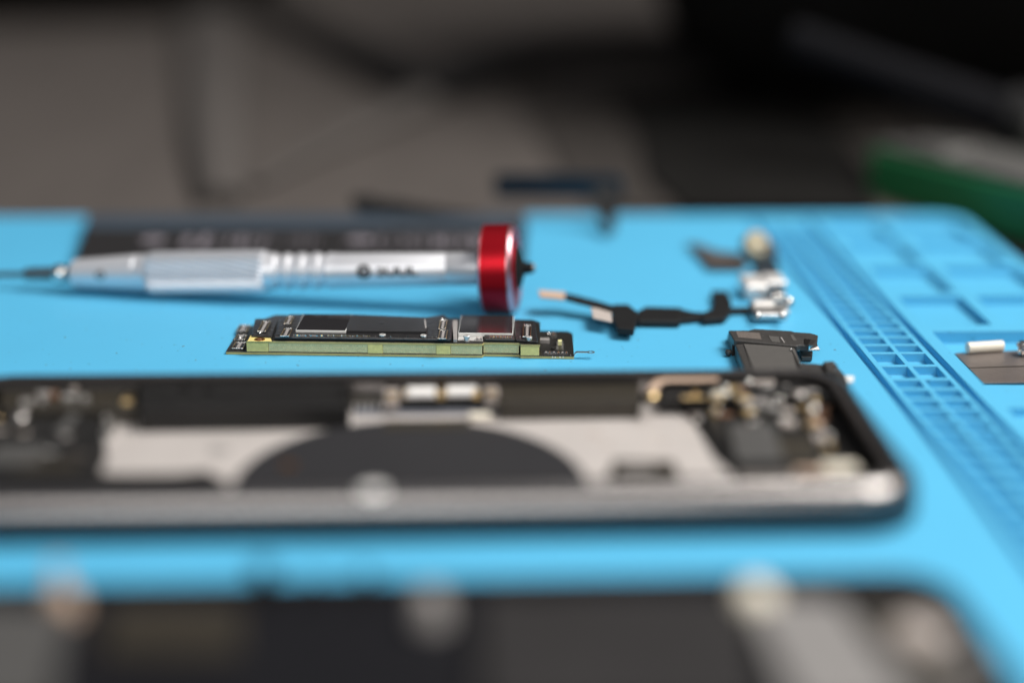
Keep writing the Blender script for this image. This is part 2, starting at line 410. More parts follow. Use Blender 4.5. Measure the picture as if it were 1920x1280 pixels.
# connectors
def conn(px0, px1, pyf, pyb, z, h=.045, m='black_film', pins=True, vert=True):
    a = B(px0, pyf, z+h); b = B(px1, pyf, z+h); c = B((px0+px1)/2, pyb, z+h)
    x0, x1, y0, y1 = a[0], b[0], a[1], c[1]
    o = bmb().box(x0, x1, y0, y1, z+.001, z+h*.55).build('socket_connector', M[m], board, bevel=.01)
    r_ = bmb()
    t = min(.018, (x1-x0)*.12)
    for xx in (x0+.01, x1-.01-t): r_.box(xx, xx+t, y0+.02, y1-.02, z+h*.5, z+h)
    r_.build('contact_rail', M['gold'], o, bevel=.004)
    w = x1-x0
    bmb().box(x0+w*.36, x1-w*.36, y0+.05, y1-.05, z+h*.5, z+h*.95).build('centre_bar', M['chip_grey'], o, bevel=.006)
    e = bmb(); 
    e.box(x0+.01, x1-.01, y0+.0, y0+.018, z+h*.5, z+h*.9); e.box(x0+.01, x1-.01, y1-.02, y1, z+h*.5, z+h*.9)
    e.build('end_clip', M['solder'], o, bevel=.004)
conn(441, 464, 620, 608, Z1, .04); conn(438, 460, 636, 627, Z1, .035, 'solder_mask'); conn(433, 457, 652, 640, Z1, .04)
conn(481, 499, 620, 601, Z3+.05, .05); conn(531, 546, 606, 592, ZS, .04); conn(524, 543, 629, 614, ZS, .04)
conn(821, 837, 615, 599, ZS, .05); conn(820, 838, 634, 618, ZS, .03); conn(979, 997, 630, 608, Z3+.055, .05)
for px, py, z in ((487, 621, Z3+.1), (449, 631, Z1+.055), (829, 596, ZS+.03), (985, 607, Z3+.09), (1028, 622, Z1+.05)):
    x, y = B(px, py, z); bmb().lathe([(0,.042),(.012,.038),(.024,.02),(.027,0)], 16, (x, y, z-.03)).build('solder_bead', M['solder'], board, smooth=True, ang=80)
# studs
def stud(px, py, z, h, r_):
    x, y = B(px, py, z+h); y = max(y, .12)
    o = bmb().lathe([(0,r_*.7),(h*.7,r_*.75),(h*.75,r_),(h*.95,r_),(h,r_*.9),(h,r_*.5),(h*.6,r_*.45),(h*.6,0)], 28, (x, y, z)).build('screw_post', M['post'], board, smooth=True)
stud(716, 630, ZS-.05, .085, .066); stud(793, 631, ZS-.05, .085, .062); stud(874, 636, Z3+.01, .12, .075); stud(992, 635, Z3+.03, .085, .06)
# small components
def comp(px, py, z, w, d, h, m, name='component', bead=True):
    x, y = B(px, py, z+h)
    if z > .2: y = max(y, (.23 if n0 < x < n1 else .075))
    o = bmb().box(x-w/2, x+w/2, y-d/2, y+d/2, z+.001, z+h).build(name, M[m], board, bevel=.006)
    if bead:
        q = bmb(); q.box(x-w/2-.004, x-w/2+w*.18, y-d/2-.003, y+d/2+.003, z+.002, z+h+.003); q.box(x+w/2-w*.18, x+w/2+.004, y-d/2-.003, y+d/2+.003, z+.002, z+h+.003)
        q.build('end_cap', M['solder'], o)
comp(567, 629.5, ZS-.02, .14, .03, .03, 'chip_grey'); comp(588, 630, ZS-.02, .14, .03, .03, 'chip_grey'); comp(603, 629, ZS-.02, .05, .03, .035, 'gold')
comp(557, 628.5, ZS-.02, .05, .03, .035, 'gold')
d = bmb()
x0, y0 = B(617, 630, ZS); x1, _ = B(692, 631, ZS); x = x0
y0 = .10
while x < x1: d.box(x, x+.018, y0-.012, y0+.012, ZS-.02, ZS+.01); x += .037
d.build('pin_row', M['gold'], board)
for px in (895, 902): comp(px, 632, Z3+.02, .05, .09, .05, 'pad', bead=False)
for px in (921, 933, 945, 956): comp(px, 634, Z3+.05, .07, .05, .03, 'brown')
for px in (926, 939, 951): comp(px, 634, Z3+.05, .02, .05, .035, 'gold', bead=False)
comp(1021, 635, Z1, .2, .14, .08, 'chip_grey', bead=False); comp(1050, 638, Z1, .12, .11, .09, 'yellow_led'); comp(1037, 650, Z1, .07, .1, .06, 'solder_mask', bead=False)
comp(1038, 623, Z1, .07, .06, .05, 'brown')
for k, px in enumerate((1024, 1031, 1039, 1047, 1055, 1062)): comp(px, 659+k*.1, Z1, .05, .05, .03, 'brown' if k % 2 else 'chip_grey')
bpoly([(1014,669),(1066,670),(1064,657),(1014,656)], Z1+.0005, Z1+.012, 'edge_block', M['black_film'], bevel=.006)
for px in (1036, 1041, 1050, 1056): comp(px, 668.5, Z1+.01, .02, .03, .02, 'white_pad', bead=False)
for k in range(70):   # texture of tiny parts along the shields' front step
    px = rnd.uniform(515, 1005); 
    if 850 < px < 965: continue
    comp(px, 633.5+rnd.uniform(-2, 2)+(px-424)*.001, ZS-.035 if px < 850 else Z3+.03, rnd.uniform(.01,.03), .015, rnd.uniform(.045,.06), rnd.choice(('chip_grey','gold','solder','solder_mask')), bead=False)
# ground tab
u = uS(1075)
tb = bmb()
tb.ribbon([(u-.06,.02,.07),(u+.01,.02,.03),(u+.03,.02,.10),(u+.06,.02,.13),(u+.28,.02,.13)], [(u-.06,.10,.07),(u+.01,.10,.03),(u+.03,.10,.10),(u+.06,.10,.13),(u+.28,.10,.13)], .012)
tb.build('ground_tab', M['satin'], board)
bmb().ringdisc(u+.34, .06, .124, .136, .075, .042).build('tab_eyelet', M['satin'], board)

# ------------------------------------------------------------------ phone housing
PX0, PX1, PY0, PY1 = -8.25, 7.30, 21.18, 26.85
ph = thing('phone_housing', ((PX0+PX1)/2, (PY0+PY1)/2, .004), 'open phone housing with polished metal frame, bare midplate and black round charging coil', 'phone housing')
out = rrect(PX0, PX1, PY0, PY1, 1.05, 12)
bul = lambda a: (-.32+.32*math.cos(R(a)), .36+.39*math.sin(R(a)))
prof = [(-.33, .315)]+[bul(a) for a in range(-6, 90, 12)]+[(-.32,.752),(-.335,.74)]
back = [(-.33, .008), (-.10, .008), (-.05, .02), (-.015, .05), (.0, .10), (.002, .2), (.0, .31), (-.33, .312)]
MB().sweep(out, back).build('back_shell', M['back_glass'], ph, smooth=True, ang=50)  # lower side of the frame; its dark navy reflection is put in as colour
MB().sweep(out, prof).build('frame', M['frame'], ph, smooth=True, ang=50)
MB().prism([(p[0]-n_[0]*.335, p[1]-n_[1]*.335) for p, n_ in out], .012, .16).build('back_panel', M['dark_plastic'], ph)
MB().sweep(out, [(-.331,.748),(-.331,.60),(-.44,.60),(-.44,.735)]).build('adhesive_rim', M['frame_top'], ph)
fz = .165
def ppoly(pts, z0, z1, name, m, bevel=0, par=None, **k):
    return MB().prism([tuple(G(x, y, z1)[:2]) for x, y in pts], z0, z1).build(name, m, par or ph, bevel=bevel, **k)
ppoly([(186,885),(200,860),(190,770),(255,752),(560,752),(1250,745),(1300,790),(1340,860),(1390,905),(1390,960),(900,960),(440,960),(420,900),(385,880),(300,890)], fz, fz+.03, 'midplate', M['midplate'], bevel=.01)
# coil
cc = G(770, 905, fz+.07)
MB().prism([(cc.x+2.72*math.cos(2*math.pi*k/96), max(PY0+.42, cc.y+2.72*math.sin(2*math.pi*k/96))) for k in range(97) if cc.y+2.72*math.sin(2*math.pi*k/96) > PY0+.2][:-1], fz+.031, fz+.075).build('charging_coil', M['coil'], ph, bevel=.02)
x = G(800, 792, fz+.1); MB().rbox(x.x, x.y-.05, 1.45, .42, fz+.07, fz+.10).build('coil_tail', M['dark_brown'], ph, bevel=.02)
x = G(540, 868, fz+.1); MB().cyl(x.x, x.y, fz+.0755, fz+.085, .13).build('copper_dot', M['copper'], ph)
# dark strips along the far wall
ppoly([(258,765),(655,760),(655,706),(262,712)], fz, .62, 'side_block', M['dark_plastic'], bevel=.03)
ppoly([(250,772),(720,768),(720,758),(250,760)], fz, fz+.05, 'edge_strip', M['dark_brown'], bevel=.01)
ppoly([(935,752),(1200,748),(1200,700),(935,705)], fz, .55, 'side_block', M['dark_brown'], bevel=.03)
ppoly([(0,765),(255,762),(255,712),(0,720)], fz, .5, 'side_block', M['dark_brown'], bevel=.03)
ppoly([(655,750),(720,749),(720,700),(655,702)], fz, .35, 'side_block', M['dark_brown'], bevel=.03)
def pc(px, py, z, w, d, h, m, name='component', ang=0, bev=.015, par=None):
    q = G(px, py, z+h); return MB().rbox(q.x, q.y, w, d, z, z+h, ang).build(name, M[m], par or ph, bevel=bev)
# serrated silver contact bar
tb = MB(); 
for k in range(6):
    q = G(652+k*12.8, 757, .30); tb.rbox(q.x, q.y, .07, .1, .2, .30)
tb.build('spring_contact', M['satin'], ph)
pc(800, 770, fz+.03, 2.5, .24, .03, 'bar_blue', 'contact_bar')
# white pads with gold centre and brackets
pc(790, 729, .42, .56, .34, .12, 'white_pad', 'foam_pad', bev=.04); pc(866, 727, .42, .56, .34, .12, 'white_pad', 'foam_pad', bev=.04)
pc(826, 729, .42, .16, .36, .13, 'gold', 'gold_clip')
pc(828, 736, .2, 2.0, .5, .22, 'dark_plastic', 'pad_holder')
for px, py in ((734, 735), (921, 731)):
    pc(px, py, .3, .25, .45, .22, 'pad', 'bracket'); q = G(px, py+2, .56); MB().cyl(q.x, q.y, .5, .57, .09).build('screw', M['gold'], ph, bevel=.02)
for px in (763, 893): pc(px, 731, .4, .12, .14, .14, 'gold', 'clip')
# gold dots on the right strip, beads elsewhere
for px in (962, 1012, 1048, 1058, 1104, 1112, 1156, 1168): 
    q = G(px, 708+rnd.uniform(-2,3), .57); MB().cyl(q.x, q.y, .54, .59, .085+rnd.uniform(-.02,.02)).build('test_pad', M['pad' if px%3 else 'pad_beige'], ph, bevel=.015)
# bent flex on right
pts = [(1222,742),(1224,728),(1232,717),(1250,712),(1300,712),(1345,711)]
MB().tube([G(a, b, .62) for a, b in pts], .085, 8, .5).build('flex_cable', M['pad_beige'], ph, smooth=True)
q = G(1222, 743, .62); MB().lathe([(0,.12),(.05,.1),(.07,0)], 18, q).build('flex_end', M['gold'], ph, smooth=True, ang=70)
ppoly([(1235,748),(1365,742),(1360,722),(1245,724)], .3, .5, 'side_block', M['dark_plastic'], bevel=.02)
ppoly([(1270,765),(1600,755),(1640,840),(1690,905),(1440,905),(1395,880),(1345,830),(1320,790)], fz+.0, fz+.09, 'camera_bay_cover', M['dark_plastic'], bevel=.02)
ppoly([(1380,862),(1470,860),(1445,792),(1366,794)], fz+.095, fz+.19, 'camera_bay_shield', M['grey_shield'], bevel=.02)
ppoly([(1360,742),(1590,738),(1570,700),(1360,702)], .3, .55, 'side_block', M['dark_plastic'], bevel=.03)
ppoly([(1455,862),(1540,862),(1520,820),(1450,815)], fz+.095, fz+.14, 'camera_bay_shield', M['dark_brown'], bevel=.02)
for px, py, w, d, h, mm in ((1352,735,.32,.16,.08,'cream'),(1376,722,.18,.2,.14,'gold'),(1430,713,.42,.16,.1,'pad'),(1345,745,.2,.1,.08,'gold'),
        (1418,750,.5,.2,.06,'chip_grey'),(1402,708,.15,.12,.12,'silver'),(1300,742,.4,.1,.05,'gold'),(1450,758,.3,.2,.1,'satin'),(1500,735,.2,.15,.1,'pad'),
        (1480,700,.5,.12,.1,'flex_brown'),(1340,700,.3,.12,.08,'flex_brown'),(1275,700,.4,.1,.06,'flex_brown')):
    pc(px, py, .5, w, d, h, mm)
for px, py, w, d, h, mm in ((1340,768,.13,.13,.12,'gold'),(1360,775,.3,.12,.05,'brown'),(1478,790,.25,.2,.08,'pad'),(1505,760,.2,.1,.1,'gold'),
        (1522,768,.14,.14,.16,'gold'),(1530,790,.2,.3,.08,'pad_beige'),(1540,815,.25,.22,.1,'pad'),(1552,830,.16,.16,.12,'gold'),(1440,895,.9,.2,.1,'pad'),
        (1520,880,.5,.15,.1,'pad_beige'),(1575,872,.55,.3,.12,'cream'),(1490,745,.3,.2,.1,'chip_grey')):
    pc(px, py, .25, w, d, h, mm)
for px, py, r_ in ((1404,716,.05),(1360,728,.06),(1344,768,.055),(1502,741,.06),(1524,768,.09),(1330,700,.05),(1550,820,.06)):
    q = G(px, py, .68); MB().lathe([(0,r_),(r_*.6,r_*.8),(r_,0)], 16, q).build('solder_bead', M['solder'], ph, smooth=True, ang=80)
ppoly([(1140,892),(1275,892),(1262,862),(1150,860)], fz+.031, fz+.08, 'battery_connector', M['dark_brown'], bevel=.02)
pc(1195, 874, fz+.08, .55, .2, .04, 'chip_grey')
# clutter of small parts at both ends of the housing
for k in range(64):
    if k < 38: px, py = rnd.uniform(1290, 1570), rnd.uniform(702, 800)
    else: px, py = rnd.uniform(-20, 200), rnd.uniform(722, 870)
    z = .5 if py < 745 else .26
    pc(px, py, z, rnd.uniform(.07, .26), rnd.uniform(.06, .16), rnd.uniform(.04, .12), rnd.choice(('gold', 'brown', 'satin', 'pad', 'chip_grey', 'dark_brown', 'solder', 'flex_brown')), ang=rnd.uniform(-.2, .2))
for k in range(9):   # glue marks and foil patches on the plate
    px, py = rnd.choice(((rnd.uniform(230, 430), rnd.uniform(775, 870)), (rnd.uniform(1110, 1290), rnd.uniform(765, 850))))
    q = G(px, py, fz+.03); r_ = rnd.uniform(.08, .3)
    MB().prism([(q.x+r_*rnd.uniform(.6, 1.3)*math.cos(a*.7), q.y+r_*.7*rnd.uniform(.6, 1.3)*math.sin(a*.7)) for a in range(9)], fz+.0302, fz+.036+.001*k).build('foil_patch', M[rnd.choice(('pad', 'chip_grey', 'cream'))], ph)
# left end: camera side black area
ppoly([(-120,905),(190,900),(190,765),(-120,770)], fz, fz+.16, 'bay_cover', M['dark_plastic'], bevel=.03)
pc(125, 792, fz+.16, .2, .9, .06, 'grey_shield', 'bay_clip', -.1, .03); q = G(35, 782, .42); MB().lathe([(0,.17),(.06,.14),(.09,0)], 20, q).build('bay_screw', M['dark_steel'], ph, smooth=True, ang=80)
pc(30, 850, fz+.16, .8, .8, .05, 'grey_shield'); pc(90, 870, fz+.16, .9, .4, .04, 'dark_brown'); pc(300, 893, fz+.032, 1.2, .25, .05, 'dark_plastic')
q = G(228, 740, .56); pc(240, 745, .45, .16, .3, .12, 'gold'); pc(212, 763, .3, .35, .15, .08, 'satin'); pc(330, 775, fz+.031, .1, .1, .08, 'satin'); pc(205, 800, fz+.04, .2, .9, .06, 'satin'); pc(285, 776, fz+.031, .3, .1, .06, 'satin')
pc(520, 778, fz+.035, .75, .3, .1, 'cream', bev=.05); pc(470, 790, fz+.035, .3, .3, .08, 'cream', bev=.05); pc(900, 775, fz+.05, .4, .2, .08, 'cream', bev=.04)
for px, py in ((50, 748), (80, 745), (160, 742), (345, 730), (390, 733), (640, 745), (645, 730), (100, 735)): pc(px, py, .5, rnd.uniform(.1,.2), .15, .12, rnd.choice(('gold','brown','satin')))
q = G(700, 918, .76); MB().lathe([(0,.19),(.015,.15),(.02,0)], 20, q-Vector((0,.0,.005))).build('rim_tab', M['white_pad'], ph, smooth=True, ang=80)  # white disc for a bright spot on the near rim

# ------------------------------------------------------------------ speaker module (black, behind the phone's right end)
sp = thing('speaker_module', G(1420, 670, 0), 'black plastic speaker module with folded bracket lying behind the phone housing\'s right end', 'speaker module')
def spoly(pts, z0, z1, name, m, bevel=.02, par=None): return MB().prism([tuple(G(x, y, z1)[:2]) for x, y in pts], z0, z1).build(name, m, par or sp, bevel=bevel)
plate_ = spoly([(1366,619),(1376,637),(1495,648),(1500,646),(1517,647),(1515,635),(1532,640),(1534,628),(1520,624),(1490,622),(1484,620),(1415,616),(1404,619)], .23, .36, 'top_plate', M['speaker'])
spoly([(1380,620.5),(1384,632),(1428,636),(1424,624)], .3605, .363, 'etched_patch', M['etch'], 0, plate_)
spoly([(1440,629),(1447,640),(1463,642),(1460,631)], .3605, .366, 'plate_rib', M['speaker_lid'], .003, plate_)
spoly([(1463,632),(1470,642),(1472,642),(1466,632)], .3605, .367, 'plate_rib', M['chip_grey'], 0, plate_)
spoly([(1481,627),(1487,638),(1494,638),(1487,627)], .3605, .364, 'plate_rib', M['speaker_lid'], 0, plate_)
MB().hexa([G(1372,668,.0),G(1376,655,.0)+Vector((.5,0,0)),G(1376,640,.02)+Vector((.5,.3,0)),G(1366,640,.02)+Vector((0,.2,0))],[G(1374,637,.24),G(1495,647,.24),G(1495,630,.24),G(1367,620,.24)]).build('side_wall', M['speaker'], sp, bevel=.01)
spoly([(1378,645),(1400,702),(1503,700),(1503,683),(1490,650),(1395,644)], .02, .29, 'body', M['speaker'], .03)
spoly([(1394,644),(1414,696),(1495,694),(1484,650)], .291, .315, 'membrane_cover', M['speaker_lid'], .015)
spoly([(1483,652),(1499,684),(1503,684),(1489,652)], .291, .34, 'side_rib', M['speaker_lid'], .01)
q = G(1484, 654, .35); MB().lathe([(0,.03),(.02,.02),(.025,0)], 12, q).build('bright_pin', M['silver'], sp, smooth=True)
# folded bracket at the right end
MB().ribbon([G(1508,636,.36),G(1520,638,.37),G(1530,640,.35),G(1533,650,.30),G(1537,656,.26)], [G(1508,646,.36),G(1516,647,.37),G(1520,649,.35),G(1518,655,.28),G(1516,657,.26)], .03).build('bracket', M['dark_steel'], sp)
spoly([(1499,655),(1524,657),(1523,668),(1503,668)], .02, .12, 'bracket_foot', M['speaker'], .02)
spoly([(1497,679),(1568,684),(1585,702),(1592,720),(1500,720)], .02, .26, 'rear_arm', M['speaker'], .03)
boss = spoly([(1543,677),(1563,676),(1571,684),(1568,696),(1550,694)], .2, .36, 'screw_boss', M['speaker'], .03)
q = G(1556, 681, .365); MB().ringdisc(q.x, q.y, .34, .372, .09, .055).build('boss_rim', M['speaker_lid'], boss); MB().cyl(q.x, q.y, .35, .362, .055).build('boss_hole', M['ink'], boss)
spoly([(1578,703),(1602,704),(1600,715),(1576,714)], .2, .24, 'clear_tab', M['clear'], .01)
q = G(1366, 661, .08); MB().lathe([(-.06,.04),(0,.07),(.05,.06),(.06,0)], 14, q).build('locating_peg', M['speaker'], sp, smooth=True)

# ------------------------------------------------------------------ precision screwdriver
A0 = G(0, 515, .32); A1 = G(940, 503, .945); ax = (A1-A0).normalized(); L = (A1-A0).length
def axpos(px):   # distance along the axis whose picture column is px
    lo, hi = -5., 20.
    for _ in range(40):
        mid = (lo+hi)/2; p = A0+ax*mid-Vector((0,0,H)); q = 960+FPX*p.dot(rt)/p.dot(fw)
        if q < px: lo = mid
        else: hi = mid
    return lo
sd = thing('precision_screwdriver', (A1.x, A1.y, 0), 'silver precision screwdriver with knurled grip and wide red ring resting on the mat', 'screwdriver')
def lat(prof, name, m, smooth=True, seg=48, par=None, ang=25): return MB().lathe(prof, seg, A0, ax).build(name, m, par or sd, smooth=smooth, ang=ang)
P_ = axpos
lat([(P_(-150), .03), (P_(-140), .06), (P_(46), .065)], 'bit_shaft', M['dark_steel'])
lat([(P_(42), .06), (P_(50), .14), (P_(128), .16), (P_(130), .20), (P_(140), .22)], 'collet', M['dark_steel'])
q = A0+ax*P_(113); lat([(P_(101), .15), (P_(104), .19), (P_(108), .21), (P_(113), .22), (P_(118), .21), (P_(122), .19), (P_(125), .15)], 'collet_ring', M['silver'])
lat([(P_(136), .24), (P_(142), .32), (P_(258), .41), (P_(259), .40), (P_(262), .41), (P_(281), .42)], 'nose', M['aluminium'])
# knurled grip
kn = MB(); n = 52; s0, s1 = P_(282), P_(500); e = ax.orthogonal().normalized(); g = ax.cross(e); rws = 40; vs = []; fs = []
for i in range(rws+1):
    h_ = s0+(s1-s0)*i/rws
    base = .445 if 0 < i < rws else .425
    for k in range(n):
        a = 2*math.pi*k/n + i*.035; rr = base+(.018 if k % 2 else -.030)
        vs.append(A0+ax*h_+e*rr*math.cos(a)+g*rr*math.sin(a))
for i in range(rws):
    for k in range(n): fs.append((i*n+k, i*n+(k+1)%n, (i+1)*n+(k+1)%n, (i+1)*n+k))
fs.append(tuple(range(n))[::-1]); fs.append(tuple(rws*n+k for k in range(n)))
kn.add(vs, fs).build('knurled_grip', M['aluminium'], sd)
pr = [(P_(500), .42), (P_(506), .41)]
for px in (520, 545, 573, 602): pr += [(P_(px), .39), (P_(px+4), .34), (P_(px+12), .34), (P_(px+16), .39)]
pr += [(P_(622), .385), (P_(640), .372), (P_(835), .355), (P_(837), .345), (P_(842), .345), (P_(844), .355), (P_(906), .3545)]
lat(pr, 'barrel', M['aluminium'])
ra, rb = P_(906), P_(968)
rg = lat([(ra, .3), (ra, .88), (ra+.001, .90), (ra+.05, .935), (rb-.08, .935), (rb-.02, .90), (rb, .88), (rb, .66), (rb-.25, .62), (rb-.25, .2)], 'red_ring', M['red_anod'], seg=96)
lat([(ra-.004, .885), (ra+.0, .905), (ra+.045, .945), (ra+.06, .942), (ra+.06, .9)], 'polished_chamfer', M['pink_edge'], seg=96, par=rg)
lat([(rb-.10, .9), (rb-.10, .942), (rb-.075, .942), (rb+.004, .885), (rb+.004, .86), (rb-.02, .86)], 'polished_chamfer', M['pink_edge'], seg=96, par=rg)
lat([(rb-.25, .60), (rb+.0, .60), (rb+.03, .57), (rb+.03, .3)], 'red_hub', M['red_anod'], seg=64, par=rg)
lat([(rb+.02, .5), (rb+.10, .38), (rb+.17, .14), (rb+.27, .12), (rb+.33, .12), (rb+.36, .09)], 'swivel_cap', M['black_rubber'], seg=48)
lat([(rb+.362, .10), (rb+.40, .09), (rb+.41, .0)], 'cap_pin', M['dark_steel'], seg=24)
# writing along the barrel, wrapped on the cylinder, facing the camera
view = (Vector((0,0,H))-(A0+ax*P_(720))); view = (view-ax*view.dot(ax)).normalized(); upd = ax.cross(view)
if upd.z < 0: upd = -upd
def wrap(vs, fs, s0, rad, lift, name, m, par, tilt=0.):
    mb = MB(); out_ = []
    for x, y, z in vs:
        a = y/rad+tilt
        out_.append(A0+ax*(s0+x)+(view*math.cos(a)+upd*math.sin(a))*(rad+lift))
    mb.add(out_, fs); return mb.build(name, m, par)
vs, fs = textmesh('2UUL', .26)
vs = [(x*1.42, y-.10, z) for x, y, z in vs]
bar = [o for o in sd.children if o.name.startswith('barrel')][0]
wrap(vs, fs, P_(712), .369, .003, 'writing', M['ink'], bar, -.08)
def discv(r_, n_=28, k0=0, k1=1):
    return [(0,0,0)]+[(r_*math.cos(2*math.pi*k/n_), r_*math.sin(2*math.pi*k/n_), 0) for k in range(n_)], [(0, 1+k, 1+(k+1)%n_) for k in range(n_)]
vs = []; fs = []
for k in range(29):   # emblem: a ring thicker on one side with a centre blot
    a = 2*math.pi*k/28; ri = .105-.05*abs(math.sin(a*.5+.6)); vs += [(.16*math.cos(a), .16*math.sin(a), 0), (ri*math.cos(a)+.01, ri*math.sin(a)+.02, 0)]
fs = [(2*k, 2*k+2, 2*k+3, 2*k+1) for k in range(28)]
wrap([(x, y-.02, 0) for x, y, z in vs], fs, P_(689), .369, .002, 'emblem', M['ink'], bar, -.05)
vs, fs = discv(.05); wrap([(x+.02, y-.02, z) for x, y, z in vs], fs, P_(689), .369, .003, 'emblem_centre', M['ink'], bar, -.05)
nose = [o for o in sd.children if o.name.startswith('nose')][0]
vs = []; 
for k in range(25): a = 2*math.pi*k/24; vs += [(.11*math.cos(a), .11*math.sin(a), 0), (.06*math.cos(a), .06*math.sin(a), 0)]
wrap(vs, [(2*k, 2*k+2, 2*k+3, 2*k+1) for k in range(24)], P_(200), .375, .006, 'emblem', M['dark_steel'], nose, -.1)

# ------------------------------------------------------------------ battery pack behind the screwdriver
bt = thing('battery_pack', G(500, 470, 0), 'flat black wrapped battery with faint grey printing lying behind the screwdriver', 'battery')
bz = .3
bod = [G(136,496,bz), G(985,490,bz), G(985,424,bz), G(158,427,bz)]
o = MB().prism([p[:2] for p in bod], .01, bz).build('cell', M['batt'], bt, bevel=.05)
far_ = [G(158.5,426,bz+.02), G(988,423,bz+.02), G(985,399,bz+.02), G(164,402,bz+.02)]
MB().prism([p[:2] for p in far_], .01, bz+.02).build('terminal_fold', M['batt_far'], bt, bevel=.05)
pm = MB()
def bp(px, w, hpx):   # small printed strokes
    a = G(px, 452+hpx/2, bz); b = G(px+w, 452-hpx/2, bz); pm.box(a.x, b.x, a.y, b.y, bz+.001, bz+.003)
px = 345
while px < 905:
    if 595 < px < 640 or 655 < px < 700: px += 10; continue
    bp(px, rnd.choice((3,5,8)), rnd.uniform(14, 24)); px += rnd.choice((9, 12, 15, 21))
pm.build('printed_strokes', M['print_grey'], o)
for px in (288, 676):
    q = G(px, 450, bz); MB().ringdisc(q.x, q.y, bz+.001, bz+.003, .30, .06).build('printed_mark', M['print_grey'], o)

# ------------------------------------------------------------------ two ribbon cables at the mat's far edge
fc = thing('ribbon_cable', G(1140, 432, 0), 'dark blue ribbon cable standing bent up in an L at the mat\'s far edge', 'ribbon cable')
def rib(pts, y, w, th, name, m, par):
    A = [GY(a, b-w, y_) for (a, b), y_ in zip(pts, y)]; Bb = [GY(a, b+w, y_) for (a, b), y_ in zip(pts, y)]
    return MB().ribbon(A, Bb, th).build(name, m, par)
rib([(932,348),(1000,348),(1080,349),(1145,350),(1168,354)], [41.2,40.8,40.4,40.1,40.0], 22, .05, 'upper_run', M['flex_blue'], fc)
Aa = [GY(1112,345,40.1),GY(1116,380,39.9),GY(1122,405,39.7),GY(1135,434,39.0)]; Bb = [GY(1166,345,40.05),GY(1160,380,39.8),GY(1154,405,39.6),GY(1152,436,39.0)]
MB().ribbon(Aa, Bb, .05).build('lower_run', M['flex_black'], fc)
q = GY(945,348,41.2); MB().box(q.x-.25, q.x+.35, 41.25, 41.45, q.z-.25, q.z+.25).build('plug', M['flex_black'], fc, bevel=.03)
f2 = thing('ribbon_cable', G(900, 425, 0), 'black ribbon cable rising leftward from behind the red ring over the battery', 'ribbon cable')
MB().ribbon([GY(664,372,40.6),GY(740,376,40.5),GY(830,392,40.3),GY(900,402,40.2),GY(960,418,40.1)], [GY(668,398,40.4),GY(740,408,40.2),GY(830,434,39.8),GY(900,448,39.6),GY(960,456,39.5)], .06).build('strip', M['black_rubber'], f2)
q = GY(685,384,40.5); MB().box(q.x-.35, q.x+.25, 40.65, 40.85, q.z-.15, q.z+.18).build('plug', M['flex_black'], f2, bevel=.03)
MB().ribbon([GY(735,398,39.9),GY(800,404,39.8),GY(850,412,39.7)], [GY(735,418,39.6),GY(800,424,39.5),GY(850,428,39.4)], .03).build('adhesive_tail', M['flex_blue'], f2)  # dark blue strip drawn below the black ribbon

# ------------------------------------------------------------------ charging port flex
cp = thing('charging_port_cable', G(1290, 600, 0), 'black charging port cable with silver socket and grey pad lying beside the red ring', 'charging port cable')
def cpoly(pts, z0, z1, name, m, bevel=.01, par=None): return MB().prism([tuple(G(x, y, z1)[:2]) for x, y in pts], z0, z1).build(name, m, par or cp, bevel=bevel)
MB().ribbon([G(1010,545,.42),G(1060,549,.38)], [G(1012,557,.42),G(1058,562,.38)], .04).build('flex_tip', M['pad_beige'], cp)
MB().ribbon([G(1058,550,.36),G(1085,556,.34),G(1120,565,.30),G(1150,574,.26)], [G(1060,562,.36),G(1085,569,.34),G(1120,577,.30),G(1150,588,.26)], .03).build('thin_flex', M['flex_black'], cp)
MB().hexa([G(1112,598,.26),G(1148,606,.24),G(1144,574,.25),G(1106,569,.27)], [v+Vector((0,0,.03)) for v in (G(1112,598,.26),G(1148,606,.24),G(1144,574,.25),G(1106,569,.27))]).build('grey_pad', M['pad'], cp, bevel=.01)
cpoly([(1147,592),(1158,614),(1188,617),(1198,586),(1178,570),(1150,570)], .12, .26, 'fold_block', M['flex_black'], .02)
cpoly([(1196,600),(1275,601),(1278,576),(1210,574),(1196,582)], .03, .17, 'thick_band', M['flex_black'], .03)
cpoly([(1272,600),(1310,596),(1322,597),(1322,585),(1300,584),(1276,578)], .03, .12, 'narrow_band', M['flex_black'], .02)
cpoly([(1318,598),(1358,595),(1370,583),(1372,566),(1364,545),(1334,544),(1338,562),(1336,578),(1318,586)], .03, .16, 'square_tab', M['flex_black'], .02)
cpoly([(1366,584),(1408,583),(1408,574),(1368,576)], .03, .10, 'link', M['flex_black'])
